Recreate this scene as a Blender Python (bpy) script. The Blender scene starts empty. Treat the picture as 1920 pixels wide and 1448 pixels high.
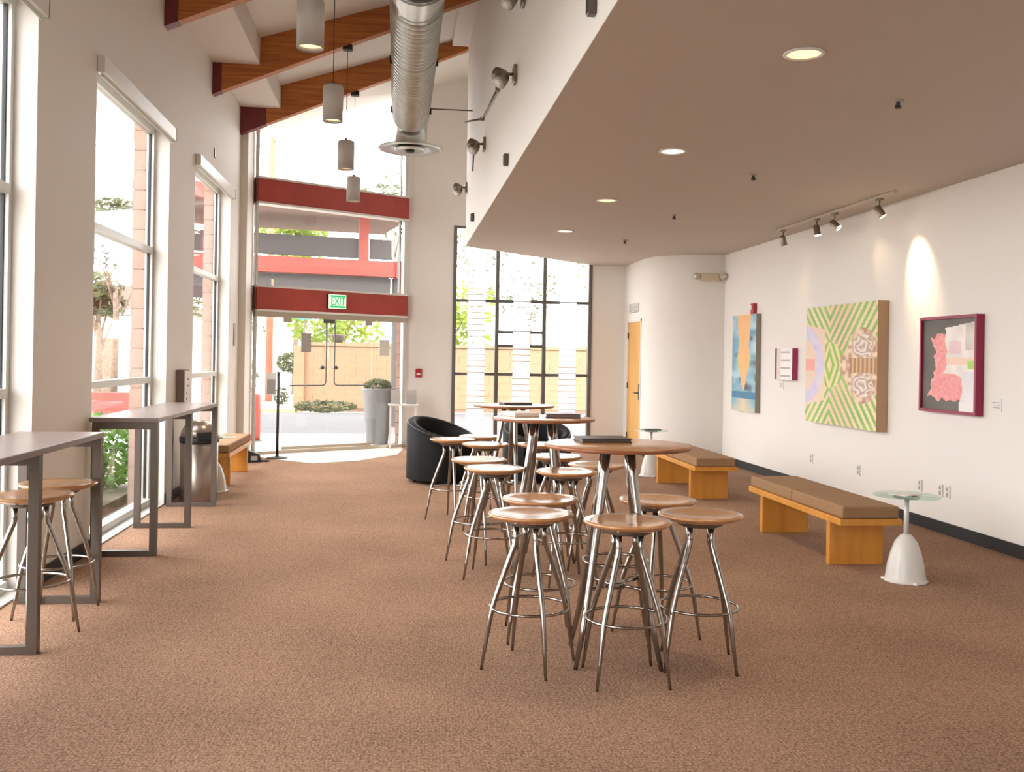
import bpy, bmesh, math, random
from mathutils import Vector, Matrix
random.seed(7)
PI = math.pi
SC = bpy.context.scene
COL = SC.collection

# ------------------------------------------------------------------ camera
F_PX = 1800.0
psi = math.atan(215 / F_PX)
roll = 0.017
cam_d = bpy.data.cameras.new('camera'); cam = bpy.data.objects.new('camera', cam_d); COL.objects.link(cam)
q = Vector((math.sin(psi), math.cos(psi), 0)); r = Vector((math.cos(psi), -math.sin(psi), 0)); up = Vector((0, 0, 1))
ex = r * math.cos(roll) + up * math.sin(roll); ey = -r * math.sin(roll) + up * math.cos(roll)
M = Matrix.Identity(4)
for i in range(3):
    M[i][0] = ex[i]; M[i][1] = ey[i]; M[i][2] = -q[i]
M[2][3] = 1.53
cam.matrix_world = M
cam_d.sensor_fit = 'HORIZONTAL'; cam_d.sensor_width = 36; cam_d.lens = 36 * F_PX / 1920
cam_d.shift_y = -52 / 1920; cam_d.clip_start = .05; cam_d.clip_end = 300
SC.camera = cam

# ------------------------------------------------------------------ world, exposure
W = bpy.data.worlds.new('sky'); SC.world = W; W.use_nodes = True
bg = W.node_tree.nodes['Background']
bg.inputs[0].default_value = (1, .985, .965, 1); bg.inputs[1].default_value = 4.2
SC.view_settings.view_transform = 'Standard'; SC.view_settings.look = 'None'
SC.view_settings.exposure = 1.1; SC.view_settings.gamma = 1
SC.view_settings.use_curve_mapping = False
CY = SC.cycles
CY.max_bounces = 7; CY.diffuse_bounces = 4; CY.glossy_bounces = 3; CY.transmission_bounces = 3; CY.transparent_max_bounces = 14
CY.adaptive_threshold = .025
CY.caustics_reflective = False; CY.caustics_refractive = False

def portal(loc, direction, sx, sy):
    l = bpy.data.lights.new('window_portal', 'AREA'); l.shape = 'RECTANGLE'; l.size = sx; l.size_y = sy
    l.cycles.is_portal = True
    o = bpy.data.objects.new('window_portal', l); COL.objects.link(o); o.location = loc
    o.rotation_euler = Vector(direction).to_track_quat('-Z', 'Z').to_euler()
XL, XR, XS, ZC, YF, YB = -2.3, 4.97, 0.97, 3.17, 16.4, -4.0
OPEN = [(11.2, 13.5), (7.62, 9.97), (4.05, 6.42), (.45, 2.82), (-3.1, -.75)]
for y0, y1 in OPEN:
    portal((XL - .6, (y0 + y1) / 2, 1.95), (1, 0, 0), y1 - y0, 3.7)
portal((-.95, 15.9, 2.7), (.5326, -.8464, 0), 2.6, 5.2)
portal((2.13, YF + .2, 1.9), (0, -1, 0), 2.4, 3.8)

# ------------------------------------------------------------------ materials
MATS = {}
def nodemat(name):
    m = bpy.data.materials.new(name); m.use_nodes = True
    return m, m.node_tree, m.node_tree.nodes['Principled BSDF']
def mat(name, col, rough=.6, metal=0, noise=0, scale=8, bump=0, coat=0, emit=None, estr=0, stretch=None, col2=None, detail=4, trans=0, spec=None):
    if name in MATS: return MATS[name]
    m, nt, b = nodemat(name); N = nt.nodes; L = nt.links
    b.inputs['Base Color'].default_value = (*col, 1); b.inputs['Roughness'].default_value = rough; b.inputs['Metallic'].default_value = metal
    if coat: b.inputs['Coat Weight'].default_value = coat; b.inputs['Coat Roughness'].default_value = .15
    if trans: b.inputs['Transmission Weight'].default_value = trans
    if spec is not None: b.inputs['Specular IOR Level'].default_value = spec
    if emit: b.inputs['Emission Color'].default_value = (*emit, 1); b.inputs['Emission Strength'].default_value = estr
    if noise or bump or col2:
        tc = N.new('ShaderNodeTexCoord'); mp = N.new('ShaderNodeMapping'); L.new(tc.outputs['Object'], mp.inputs[0])
        if stretch: mp.inputs['Scale'].default_value = stretch
        nz = N.new('ShaderNodeTexNoise'); nz.inputs['Scale'].default_value = scale; nz.inputs['Detail'].default_value = detail
        L.new(mp.outputs[0], nz.inputs[0])
        if noise or col2:
            cr = N.new('ShaderNodeValToRGB'); L.new(nz.outputs[0], cr.inputs[0])
            c2 = col2 if col2 else tuple(min(1, c * (1 + noise)) for c in col)
            c1 = col if col2 else tuple(c * (1 - noise) for c in col)
            cr.color_ramp.elements[0].position = .3; cr.color_ramp.elements[1].position = .7
            cr.color_ramp.elements[0].color = (*c1, 1); cr.color_ramp.elements[1].color = (*c2, 1)
            L.new(cr.outputs[0], b.inputs['Base Color'])
        if bump:
            bp = N.new('ShaderNodeBump'); bp.inputs['Strength'].default_value = bump; bp.inputs['Distance'].default_value = .01
            L.new(nz.outputs[0], bp.inputs['Height']); L.new(bp.outputs[0], b.inputs['Normal'])
    MATS[name] = m; return m
def glassmat(name, tint=(1, 1, 1), base=.035):
    m, nt, b = nodemat(name); N = nt.nodes; L = nt.links; N.remove(b)
    out = N['Material Output']; tr = N.new('ShaderNodeBsdfTransparent'); tr.inputs[0].default_value = (*tint, 1)
    gl = N.new('ShaderNodeBsdfGlossy'); gl.inputs['Roughness'].default_value = .02
    lw = N.new('ShaderNodeLayerWeight'); lw.inputs[0].default_value = .5
    pw = N.new('ShaderNodeMath'); pw.operation = 'POWER'; pw.inputs[1].default_value = 5; L.new(lw.outputs['Facing'], pw.inputs[0])
    ma = N.new('ShaderNodeMath'); ma.operation = 'MULTIPLY_ADD'; ma.inputs[1].default_value = .5; ma.inputs[2].default_value = base
    L.new(pw.outputs[0], ma.inputs[0])
    mx = N.new('ShaderNodeMixShader'); L.new(ma.outputs[0], mx.inputs[0]); L.new(tr.outputs[0], mx.inputs[1]); L.new(gl.outputs[0], mx.inputs[2])
    L.new(mx.outputs[0], out.inputs[0]); MATS[name] = m; return m
def attrmat(name, rough=.5):
    m, nt, b = nodemat(name); a = nt.nodes.new('ShaderNodeAttribute'); a.attribute_name = 'Col'
    nt.links.new(a.outputs['Color'], b.inputs['Base Color']); b.inputs['Roughness'].default_value = rough; MATS[name] = m; return m
def leafmat(name, c1, c2):
    m, nt, b = nodemat(name); N = nt.nodes; L = nt.links
    oi = N.new('ShaderNodeTexCoord'); nz = N.new('ShaderNodeTexNoise'); nz.inputs['Scale'].default_value = 3; L.new(oi.outputs['Object'], nz.inputs[0])
    cr = N.new('ShaderNodeValToRGB'); cr.color_ramp.elements[0].position = .35; cr.color_ramp.elements[1].position = .65
    cr.color_ramp.elements[0].color = (*c1, 1); cr.color_ramp.elements[1].color = (*c2, 1)
    L.new(nz.outputs[0], cr.inputs[0]); L.new(cr.outputs[0], b.inputs['Base Color'])
    b.inputs['Roughness'].default_value = .6
    tl = N.new('ShaderNodeBsdfTranslucent'); L.new(cr.outputs[0], tl.inputs[0]); mx = N.new('ShaderNodeMixShader'); mx.inputs[0].default_value = .4
    L.new(b.outputs[0], mx.inputs[1]); L.new(tl.outputs[0], mx.inputs[2]); L.new(mx.outputs[0], N['Material Output'].inputs[0])
    MATS[name] = m; return m
def carpetmat():
    m, nt, b = nodemat('carpet'); N = nt.nodes; L = nt.links
    tc = N.new('ShaderNodeTexCoord')
    nz = N.new('ShaderNodeTexNoise'); nz.inputs['Scale'].default_value = 95; nz.inputs['Detail'].default_value = 2; L.new(tc.outputs['Object'], nz.inputs[0])
    big = N.new('ShaderNodeTexNoise'); big.inputs['Scale'].default_value = 1.1; big.inputs['Detail'].default_value = 1; L.new(tc.outputs['Object'], big.inputs[0])
    mp = N.new('ShaderNodeMapping'); mp.inputs['Scale'].default_value = (70, 40, 1); mp.inputs['Rotation'].default_value = (0, 0, .05); L.new(tc.outputs['Object'], mp.inputs[0])
    vo = N.new('ShaderNodeTexVoronoi'); vo.inputs['Scale'].default_value = 1; vo.inputs['Randomness'].default_value = .55; L.new(mp.outputs[0], vo.inputs[0])
    ad = N.new('ShaderNodeMath'); ad.operation = 'MULTIPLY_ADD'; ad.inputs[1].default_value = -.35; L.new(vo.outputs['Distance'], ad.inputs[0]); L.new(nz.outputs[0], ad.inputs[2])
    a2 = N.new('ShaderNodeMath'); a2.operation = 'MULTIPLY_ADD'; a2.inputs[1].default_value = .25; L.new(big.outputs[0], a2.inputs[0]); L.new(ad.outputs[0], a2.inputs[2])
    cr = N.new('ShaderNodeValToRGB'); L.new(a2.outputs[0], cr.inputs[0])
    e = cr.color_ramp.elements; e[0].position = .22; e[0].color = CARPET_D; e[1].position = .72; e[1].color = CARPET_L
    L.new(cr.outputs[0], b.inputs['Base Color']); b.inputs['Roughness'].default_value = .95; b.inputs['Specular IOR Level'].default_value = .1
    bp = N.new('ShaderNodeBump'); bp.inputs['Strength'].default_value = .5; bp.inputs['Distance'].default_value = .006
    L.new(ad.outputs[0], bp.inputs['Height']); L.new(bp.outputs[0], b.inputs['Normal']); MATS['carpet'] = m; return m
CARPET_D = (.165, .096, .063, 1); CARPET_L = (.49, .305, .205, 1)
m_wall = mat('wall_paint', (.82, .785, .74), .7)
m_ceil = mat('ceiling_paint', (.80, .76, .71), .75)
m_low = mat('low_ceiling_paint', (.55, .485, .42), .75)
m_carpet = carpetmat()
m_tile = mat('entry_stone', (.62, .56, .50), .45, noise=.08, scale=5)
m_black = mat('black_rubber', (.015, .015, .016), .5)
m_alu = mat('anodised_frame', (.66, .66, .62), .4, metal=.15)
m_dkalu = mat('dark_window_frame', (.16, .16, .15), .45, metal=.5)
m_glass = glassmat('window_glass')
m_tglass = glassmat('table_glass', (.82, .93, .88), .12)
m_red = mat('oxide_red_steel', (.43, .06, .045), .45, noise=.1, scale=4)
m_maroon = mat('maroon_plate', (.17, .022, .025), .4)
m_glulam = mat('glulam_wood', (.36, .105, .022), .42, col2=(.58, .205, .048), scale=3, stretch=(.6, 8, 14), detail=5)
m_chrome = mat('polished_steel', (.36, .335, .31), .16, metal=1)
m_steel = mat('dark_grey_steel', (.12, .095, .08), .38, metal=.3)
m_ctop = mat('counter_laminate', (.24, .19, .18), .28, noise=.05, scale=6)
m_seat = mat('maple_seat', (.45, .205, .08), .24, col2=(.56, .285, .125), scale=2.5, stretch=(1, 9, 1), coat=.45)
m_edge = mat('table_edge_wood', (.30, .11, .05), .35, noise=.15, scale=6)
m_bench = mat('honey_oak', (.56, .235, .032), .38, col2=(.70, .315, .05), scale=2.2, stretch=(6, 6, .5), coat=.15)
m_cush = mat('brown_cushion_fabric', (.31, .18, .09), .9, noise=.25, scale=120, bump=.3)
m_leather = mat('black_leather', (.008, .008, .009), .55, noise=.2, scale=60, bump=.12, spec=.15)
m_white = mat('white_plastic', (.78, .77, .74), .4)
m_cone = mat('white_lacquer', (.66, .65, .62), .3, coat=.2)
m_pend = mat('grey_pendant_paint', (.58, .555, .53), .5)
m_galv = mat('galvanised_duct', (.58, .59, .56), .3, metal=.9, noise=.06, scale=5)
m_fix = mat('bronze_fitting', (.27, .23, .175), .35, metal=.8)
m_brass = mat('nickel_fitting', (.50, .44, .36), .3, metal=.9)
m_doorw = mat('maple_door', (.66, .35, .085), .4, col2=(.75, .43, .13), scale=2, stretch=(3, 3, .4))
m_firered = mat('alarm_red', (.42, .015, .02), .4)
m_menu = mat('dark_menu_cover', (.055, .048, .045), .4)
m_paper = mat('paper', (.80, .78, .75), .7)
m_greysign = mat('grey_notice', (.38, .36, .34), .6)
m_warm = mat('lamp_glow', (1, .9, .7), .5, emit=(1, .70, .33), estr=.75)
m_warmw = mat('lamp_glow_white', (1, 1, 1), .5, emit=(1, .88, .72), estr=1.2)
m_spot = mat('spot_lens', (1, .95, .8), .5, emit=(1, .86, .6), estr=7)
m_frost = mat('frosted_white_slat', (.9, .9, .9), .35)
_nt = m_frost.node_tree; _tl = _nt.nodes.new('ShaderNodeBsdfTranslucent'); _tl.inputs[0].default_value = (.95, .95, .95, 1)
_tr = _nt.nodes.new('ShaderNodeBsdfTransparent'); _m1 = _nt.nodes.new('ShaderNodeMixShader'); _m1.inputs[0].default_value = .15; _m2 = _nt.nodes.new('ShaderNodeMixShader'); _m2.inputs[0].default_value = .12
_nt.links.new(_tl.outputs[0], _m1.inputs[1]); _nt.links.new(_tr.outputs[0], _m1.inputs[2]); _nt.links.new(_m1.outputs[0], _m2.inputs[1]); _nt.links.new(_nt.nodes['Principled BSDF'].outputs[0], _m2.inputs[2])
_nt.links.new(_m2.outputs[0], _nt.nodes['Material Output'].inputs[0])

# ------------------------------------------------------------------ mesh helpers
class MB:
    def __init__(s): s.v = []; s.f = []; s.sm = []
    def add(s, vs, fs, smooth=False):
        n = len(s.v); s.v += [tuple(x) for x in vs]
        for f in fs: s.f.append(tuple(i + n for i in f)); s.sm.append(smooth)
        return s
    def box(s, x0, x1, y0, y1, z0, z1):
        return s.add([(x0, y0, z0), (x1, y0, z0), (x1, y1, z0), (x0, y1, z0), (x0, y0, z1), (x1, y0, z1), (x1, y1, z1), (x0, y1, z1)],
                     [(0, 3, 2, 1), (4, 5, 6, 7), (0, 1, 5, 4), (1, 2, 6, 5), (2, 3, 7, 6), (3, 0, 4, 7)])
    def cbox(s, x0, x1, y0, y1, z0, z1, b=.01, seg=2):
        bm = bmesh.new(); bmesh.ops.create_cube(bm, size=1)
        for v in bm.verts:
            v.co.x = x0 if v.co.x < 0 else x1; v.co.y = y0 if v.co.y < 0 else y1; v.co.z = z0 if v.co.z < 0 else z1
        bmesh.ops.bevel(bm, geom=bm.edges[:], offset=b, segments=seg, affect='EDGES', profile=.5)
        bm.verts.index_update(); s.add([v.co[:] for v in bm.verts], [[v.index for v in f.verts] for f in bm.faces], False); bm.free(); return s
    def prism(s, pts, z0, z1):
        n = len(pts); vs = [(x, y, z0) for x, y in pts] + [(x, y, z1) for x, y in pts]
        fs = [tuple(reversed(range(n))), tuple(range(n, 2 * n))] + [(i, (i + 1) % n, n + (i + 1) % n, n + i) for i in range(n)]
        return s.add(vs, fs)
    def extr(s, loop, d):            # closed 3d loop extruded by vector d
        n = len(loop); d = Vector(d); vs = [Vector(p) for p in loop]; vs += [p + d for p in vs]
        fs = [tuple(reversed(range(n))), tuple(range(n, 2 * n))] + [(i, (i + 1) % n, n + (i + 1) % n, n + i) for i in range(n)]
        return s.add(vs, fs)
    def lathe(s, prof, n=32, c=(0, 0, 0), smooth=True, cap=True):
        vs = []; fs = []; m = len(prof)
        for i in range(n):
            a = 2 * PI * i / n
            for rr, z in prof: vs.append((c[0] + rr * math.cos(a), c[1] + rr * math.sin(a), c[2] + z))
        for i in range(n):
            j = (i + 1) % n
            for k in range(m - 1): fs.append((i * m + k, j * m + k, j * m + k + 1, i * m + k + 1))
        s.add(vs, fs, smooth)
        if cap:
            b0 = len(s.v) - len(vs)
            if prof[0][0] > 1e-4: s.f.append(tuple(b0 + i * m for i in reversed(range(n)))); s.sm.append(False)
            if prof[-1][0] > 1e-4: s.f.append(tuple(b0 + i * m + m - 1 for i in range(n))); s.sm.append(False)
        return s
    def tube(s, pts, rad, n=10, closed=False, cap=True):
        pts = [Vector(p) for p in pts]; N = len(pts); rads = rad if isinstance(rad, (list, tuple)) else [rad] * N
        vs = []; fs = []; prev = None
        for i, p in enumerate(pts):
            if closed: t = (pts[(i + 1) % N] - pts[i - 1]).normalized()
            else: t = (pts[min(i + 1, N - 1)] - pts[max(i - 1, 0)]).normalized()
            if prev is None:
                a = Vector((0, 0, 1)) if abs(t.z) < .9 else Vector((1, 0, 0)); u = t.cross(a).normalized()
            else: u = (prev - t * prev.dot(t)).normalized()
            prev = u; w = t.cross(u)
            for k in range(n):
                a = 2 * PI * k / n; vs.append(p + (u * math.cos(a) + w * math.sin(a)) * rads[i])
        for i in range(N if closed else N - 1):
            j = (i + 1) % N
            for k in range(n): fs.append((i * n + k, i * n + (k + 1) % n, j * n + (k + 1) % n, j * n + k))
        s.add(vs, fs, True)
        if cap and not closed:
            b0 = len(s.v) - len(vs)
            s.f.append(tuple(b0 + k for k in reversed(range(n)))); s.sm.append(False)
            s.f.append(tuple(b0 + (N - 1) * n + k for k in range(n))); s.sm.append(False)
        return s
    def mesh(s, name, m):
        me = bpy.data.meshes.new(name); me.from_pydata(s.v, [], s.f); me.materials.append(m)
        me.polygons.foreach_set('use_smooth', s.sm); me.update()
        bm = bmesh.new(); bm.from_mesh(me); bmesh.ops.recalc_face_normals(bm, faces=bm.faces); bm.to_mesh(me); bm.free()
        return me
    def build(s, name, m, parent=None):
        return link(name, s.mesh(name, m), parent)
def link(name, me, parent=None):
    o = bpy.data.objects.new(name, me); COL.objects.link(o)
    if parent: o.parent = parent
    return o
def tag(o, label, cat, group=None, kind=None):
    if label: o['label'] = label
    if cat: o['category'] = cat
    if group: o['group'] = group
    if kind: o['kind'] = kind
    return o
def thing(name, label, cat, loc=(0, 0, 0), rz=0, group=None):
    o = bpy.data.objects.new(name, None); COL.objects.link(o); o.location = loc; o.rotation_euler = (0, 0, rz); o.empty_display_size = .1
    return tag(o, label, cat, group)
def copy_tree(o, parent=None):
    c = o.copy(); COL.objects.link(c); c.parent = parent
    for ch in o.children: copy_tree(ch, c)
    return c
def struct(o, label=None):
    o['kind'] = 'structure'
    if label: o['label'] = label
    return o
def structE(name, label=None, loc=(0, 0, 0), rz=0):
    o = bpy.data.objects.new(name, None); COL.objects.link(o); o.location = loc; o.rotation_euler = (0, 0, rz); o.empty_display_size = .1
    return struct(o, label)
def ring(rad, z, n=32, c=(0, 0)): return [(c[0] + rad * math.cos(2 * PI * i / n), c[1] + rad * math.sin(2 * PI * i / n), z) for i in range(n)]
def frame_rect(x0, x1, z0, z1, w, d):       # rectangular ring in xz, depth d in y
    b = MB(); b.box(x0, x1, -d / 2, d / 2, z0, z0 + w); b.box(x0, x1, -d / 2, d / 2, z1 - w, z1)
    b.box(x0, x0 + w, -d / 2, d / 2, z0 + w, z1 - w); b.box(x1 - w, x1, -d / 2, d / 2, z0 + w, z1 - w); return b
def spot(name, loc, target, energy, col, size, blend=.6, rad=.04):
    l = bpy.data.lights.new(name, 'SPOT'); l.energy = energy; l.color = col; l.spot_size = size; l.spot_blend = blend; l.shadow_soft_size = rad
    o = bpy.data.objects.new(name, l); COL.objects.link(o); o.location = loc
    o.rotation_euler = (Vector(target) - Vector(loc)).to_track_quat('-Z', 'Y').to_euler(); return o
def roof_z(x): return 5.42 + .3185 * (x + 1.73)

# ================================================================== SETTING
A = Vector((-2.166, 14.913)); DIR = Vector((.8464, .5326)); NRM = Vector((-.5326, .8464))
def dw(u, n=0): p = A + DIR * u + NRM * n; return (p.x, p.y)
D_ANG = math.atan2(DIR.y, DIR.x)
struct(MB().prism([(XL - .3, YB), (XR + .1, YB), (XR + .1, 16.5), (.1, 16.5), dw(2.69), dw(0), (XL - .3, 14.9)], -.1, 0).build('floor', m_carpet), 'brown textured carpet covering the whole room')
# pale stone strip by the doors
struct(MB().prism([dw(.02), (-2.10, 14.62), (-1.72, 14.25), (-1.15, 13.75), (-.55, 14.1), (.02, 15.0), (.12, 15.9), dw(2.66)], -.001, .004).build('floor', m_tile), 'pale stone floor strip inside the glass entrance doors')

# left wall: piers, spandrels above the openings
wl = MB(); edges = [14.95] + [e for y0, y1 in OPEN for e in (y1, y0)] + [YB]
for k in range(0, len(edges), 2): wl.box(XL - .22, XL, edges[k + 1], edges[k], 0, 5.1)
for y0, y1 in OPEN: wl.box(XL - .22, XL, y0, y1, 3.78, 5.1)
wl.box(XL, -2.2, 14.3, 14.98, 0, 5.1)
struct(wl.build('wall_left', m_wall), 'pale painted wall on the left between the tall windows')
# right wall, curved wall with door, far wall, back wall, fascia
struct(MB().box(XR, XR + .13, YB, 14.4, 0, 3.3).build('wall_right', m_wall), 'white gallery wall on the right hung with paintings')
arc = [(4.97 - 1.04 * math.sin(t * PI / 2 / 24), 15.1 - .85 * math.cos(t * PI / 2 / 24)) for t in range(25)]
cw = MB(); n = len(arc)
for i in range(n - 1):
    (xa, ya), (xb, yb) = arc[i], arc[i + 1]
    cw.add([(xa, ya, 0), (xb, yb, 0), (xb, yb, 3.2), (xa, ya, 3.2)], [(0, 1, 2, 3)], True)
cw.box(3.93, 4.03, 15.1, 15.24, 0, 3.2); cw.box(3.93, 4.03, 16.16, 16.45, 0, 3.2); cw.box(3.93, 4.03, 15.24, 16.16, 2.21, 3.2)
struct(cw.build('wall_curved', m_wall), 'white curved wall rounding the far right corner')
wf = MB().box(.1, .93, YF, YF + .3, 0, 6.35).box(3.33, 4.0, YF, YF + .15, 0, 3.3).box(.93, 3.6, YF, YF + .15, 3.78, 7.2)
struct(wf.build('wall_far', m_wall), 'pale piers either side of the far slatted window')
wb = MB().box(XL, XR, YB - .15, YB, 0, 6.9)
struct(wb.build('wall_back', m_wall), 'plain pale wall behind the viewer')
struct(MB().box(XS, XS + .12, YB, 14.14, ZC + .004, 6.5).prism([(XS, 14.14), (XS + .13, 14.10), (3.53, 16.4), (3.35, 16.4)], ZC + .004, 7.2).build('wall_fascia', m_wall), 'white upper wall above the edge of the low ceiling')
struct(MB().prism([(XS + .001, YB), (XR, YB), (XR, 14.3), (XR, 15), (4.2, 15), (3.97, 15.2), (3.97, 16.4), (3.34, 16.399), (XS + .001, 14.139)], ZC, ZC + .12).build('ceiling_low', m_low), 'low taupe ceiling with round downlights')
# high sloping ceiling
x0, x1 = -2.9, 3.7
struct(MB().extr([(x0, YB, roof_z(x0)), (x1, YB, roof_z(x1)), (x1, YB, roof_z(x1) + .2), (x0, YB, roof_z(x0) + .2)], (0, 16.45 - YB, 0)).build('ceiling', m_ceil), 'high white sloping ceiling above the timber beams')
struct(MB().box(XL - .2, -1.735, YB, 14.9, 5.085, 5.5).build('ceiling_bulkhead', m_ceil), 'boxed white bulkhead along the top of the left wall')
struct(MB().box(.73, XS, YB, 14.14, 6.13, 6.5).build('ceiling_bulkhead', m_ceil), 'boxed white bulkhead along the top of the upper right wall')
# baseboards
struct(MB().box(XR - .015, XR, YB, 14.25, 0, .105).build('baseboard_right', m_black))
bl = MB()
for k in range(0, len(edges), 2): bl.box(XL, XL + .015, edges[k + 1], edges[k], 0, .105)
struct(bl.build('baseboard_left', m_black))
bf = MB()
for i in range(n - 1):
    (xa, ya), (xb, yb) = arc[i], arc[i + 1]
    bf.add([(xa - .012, ya - .012, 0), (xb - .012, yb - .012, 0), (xb - .012, yb - .012, .1), (xa - .012, ya - .012, .1)], [(0, 1, 2, 3)], True)
struct(bf.build('baseboard_far', m_black))

# left windows (frame recessed .14 behind the wall face)
def left_window(nm, y0, y1):
    w = structE(nm, None, (XL - .14, 0, 0))
    t = .055; xw = -.07
    MB().box(xw, 0, y0, y0 + t, .02, 3.78).build('stile', m_alu, w)
    MB().box(xw, 0, y1 - t, y1, .02, 3.78).build('stile', m_alu, w)
    MB().box(xw + .022, xw + .045, y1 - t - .012, y1 - t, .08, 3.7).build('gasket', m_black, w)
    MB().box(xw, .03, y0 + t, y1 - t, .0, .075).build('bottom_rail', m_alu, w)
    MB().box(xw, 0, y0 + t, y1 - t, 3.70, 3.78).build('head_rail', m_alu, w)
    for z in (1.255, 2.54): MB().box(xw, .01, y0 + t, y1 - t, z - .03, z + .03).build('transom', m_alu, w)
    for z0, z1 in ((.075, 1.225), (1.285, 2.51), (2.57, 3.70)):
        MB().box(xw + .03, xw + .038, y0 + t, y1 - t, z0, z1).build('pane', m_glass, w)
    MB().box(.0, .14, y0, y1, -.01, .012).build('sill', m_alu, w)
    return w
for k, (y0, y1) in enumerate(OPEN):
    left_window('window_%d' % (k + 1), y0, y1)
    if k < 3:
        s = thing('roller_shade', ['rolled-up white roller shade over the far left window', 'rolled-up white roller shade over the middle left window', 'rolled-up roller shade over the left edge window'][k], 'shade', (XL, (y0 + y1) / 2, 3.65), 0, 'roller shades on the left wall')
        h = (y1 - y0) / 2 + .012
        MB().cbox(.001, .06, -h, h, 0, .13, .006).build('cassette', m_white, s)
        MB().box(.02, .028, -h + .03, h - .03, -.025, 0).build('hem_bar', m_alu, s)
        MB().box(.001, .062, h, h + .010, -.004, .132).build('end_cap', m_greysign, s)

# far window wall bays
w = structE('window_6', None, (0, YF, 0))
for x in (.955, 1.69, 2.51, 3.31): MB().box(x - .03, x + .03, -.02, .1, 0, 3.78).build('mullion', m_dkalu, w)
bays = [(.985, 1.66), (1.72, 2.48), (2.54, 3.28)]
for i, (a, b) in enumerate(bays):
    zs = [.05, 1.25, 2.506, 3.76] if i != 1 else [.05, 1.25, 1.74, 1.98, 2.506, 3.76]
    for z in zs[1:-1]: MB().box(a, b, 0, .08, z - .025, z + .025).build('transom', m_dkalu, w)
    MB().box(a, b, 0, .08, 0, .05).build('bottom_rail', m_dkalu, w)
    MB().box(a, b, 0, .08, 3.74, 3.78).build('head_rail', m_dkalu, w)
    for z0, z1 in zip(zs, zs[1:]): MB().box(a, b, .04, .048, z0 + .02, z1 - .02).build('pane', m_glass, w)
# glazed entrance wall (local x along the wall, local y outward)
D = structE('window_7', 'tall glazed entrance wall with red steel beams', (A.x, A.y, 0), D_ANG)
MB().box(0, .03, -.04, .04, 0, 5.15).build('stile', m_alu, D)
MB().box(2.64, 2.69, -.04, .04, 0, 6.0).build('stile', m_alu, D)
MB().box(2.56, 2.58, -.03, .03, 2.6, 6.0).build('mullion', m_dkalu, D)
for z0, z1 in ((3.84, 4.19), (2.21, 2.545)):
    b = MB().box(0, 2.69, -.09, .09, z0, z1).build('red_beam', m_red, D); b['label'] = 'dark red steel cross beam'
    MB().box(0, 2.69, -.11, .11, z1, z1 + .03).build('beam_flange', m_white, b)
    MB().box(0, 2.69, -.11, .11, z0 - .03, z0).build('beam_flange', m_white, b)
gt = lambda u: roof_z(A.x + DIR.x * u) + .02
MB().extr([(.03, 0, 4.22), (2.56, 0, 4.22), (2.56, 0, gt(2.56)), (.03, 0, gt(.03))], (0, .01, 0)).build('pane', m_glass, D)
MB().box(2.58, 2.64, 0, .01, 4.22, 6.0).build('pane', m_glass, D)
MB().box(.03, 2.56, 0, .01, 2.575, 3.81).build('pane', m_glass, D)
MB().box(2.58, 2.64, 0, .01, 2.575, 3.81).build('pane', m_glass, D)
MB().box(0, 2.69, -.05, .05, 2.10, 2.18).build('header_rail', m_brass, D)
MB().box(0, .46, 0, .012, .06, 2.1).build('side_light', m_glass, D)
MB().box(2.07, 2.64, 0, .012, .06, 2.1).build('side_light', m_glass, D)
MB().box(0, 2.69, -.06, .06, 0, .05).build('threshold', m_brass, D)
for nm, ua, ub, sgn, lab in (('door_1', .47, 1.258, 1, 'left leaf of the frameless glass entrance doors'), ('door_2', 1.268, 2.06, -1, 'right leaf of the frameless glass entrance doors')):
    d = structE(nm, lab, (A.x, A.y, 0), D_ANG)
    MB().box(ua, ub, -.006, .006, .06, 2.09).build('pane', m_glass, d)
    hinge, free = (ua, ub) if sgn > 0 else (ub, ua)
    MB().box(min(hinge, hinge + sgn * .14), max(hinge, hinge + sgn * .14), -.02, .02, 2.03, 2.1).build('pivot', m_brass, d)
    MB().box(min(free, free - sgn * .1), max(free, free - sgn * .1), -.02, .02, 2.04, 2.1).build('pivot', m_dkalu, d)
    MB().box(ua, ub, -.016, .016, .055, .10).build('bottom_rail', m_brass, d)
    ux = free - sgn * .07; rr = .06
    pts = [(ux, -.07, 2.05), (ux, -.07, 1.05 + rr)] + [(ux - sgn * (rr - rr * math.cos(t)), -.07, 1.05 + rr - rr * math.sin(t)) for t in (PI / 8, PI / 4, 3 * PI / 8, PI / 2)] + [(hinge + sgn * .1, -.07, 1.05)]
    MB().tube(pts, .011, 8).tube([(ux, -.07, 2.0), (ux, 0, 2.0)], .008, 6).tube([(hinge + sgn * .12, -.07, 1.05), (hinge + sgn * .12, 0, 1.05)], .008, 6).build('push_bar', m_dkalu, d)
    MB().tube([(ux - sgn * .045, -.05, 1.33), (ux - sgn * .045, .03, 1.33)], .03, 14).build('lock', m_dkalu, d)
# papers taped to the glass
def glass_sign(u, z, w_, h_, m, lab):
    p = dw(u, -.02); o = MB().box(-w_ / 2, w_ / 2, -.003, .003, -h_ / 2, h_ / 2).build('paper_notice', m); o.location = (p[0], p[1], z); o.rotation_euler.z = D_ANG
    tag(o, lab, 'notice')
glass_sign(.86, 1.72, .17, .30, m_greysign, 'grey paper notice taped to the left glass door leaf')
glass_sign(2.29, 1.67, .19, .26, m_paper, 'pale paper notice taped to the glass right of the doors')

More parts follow.
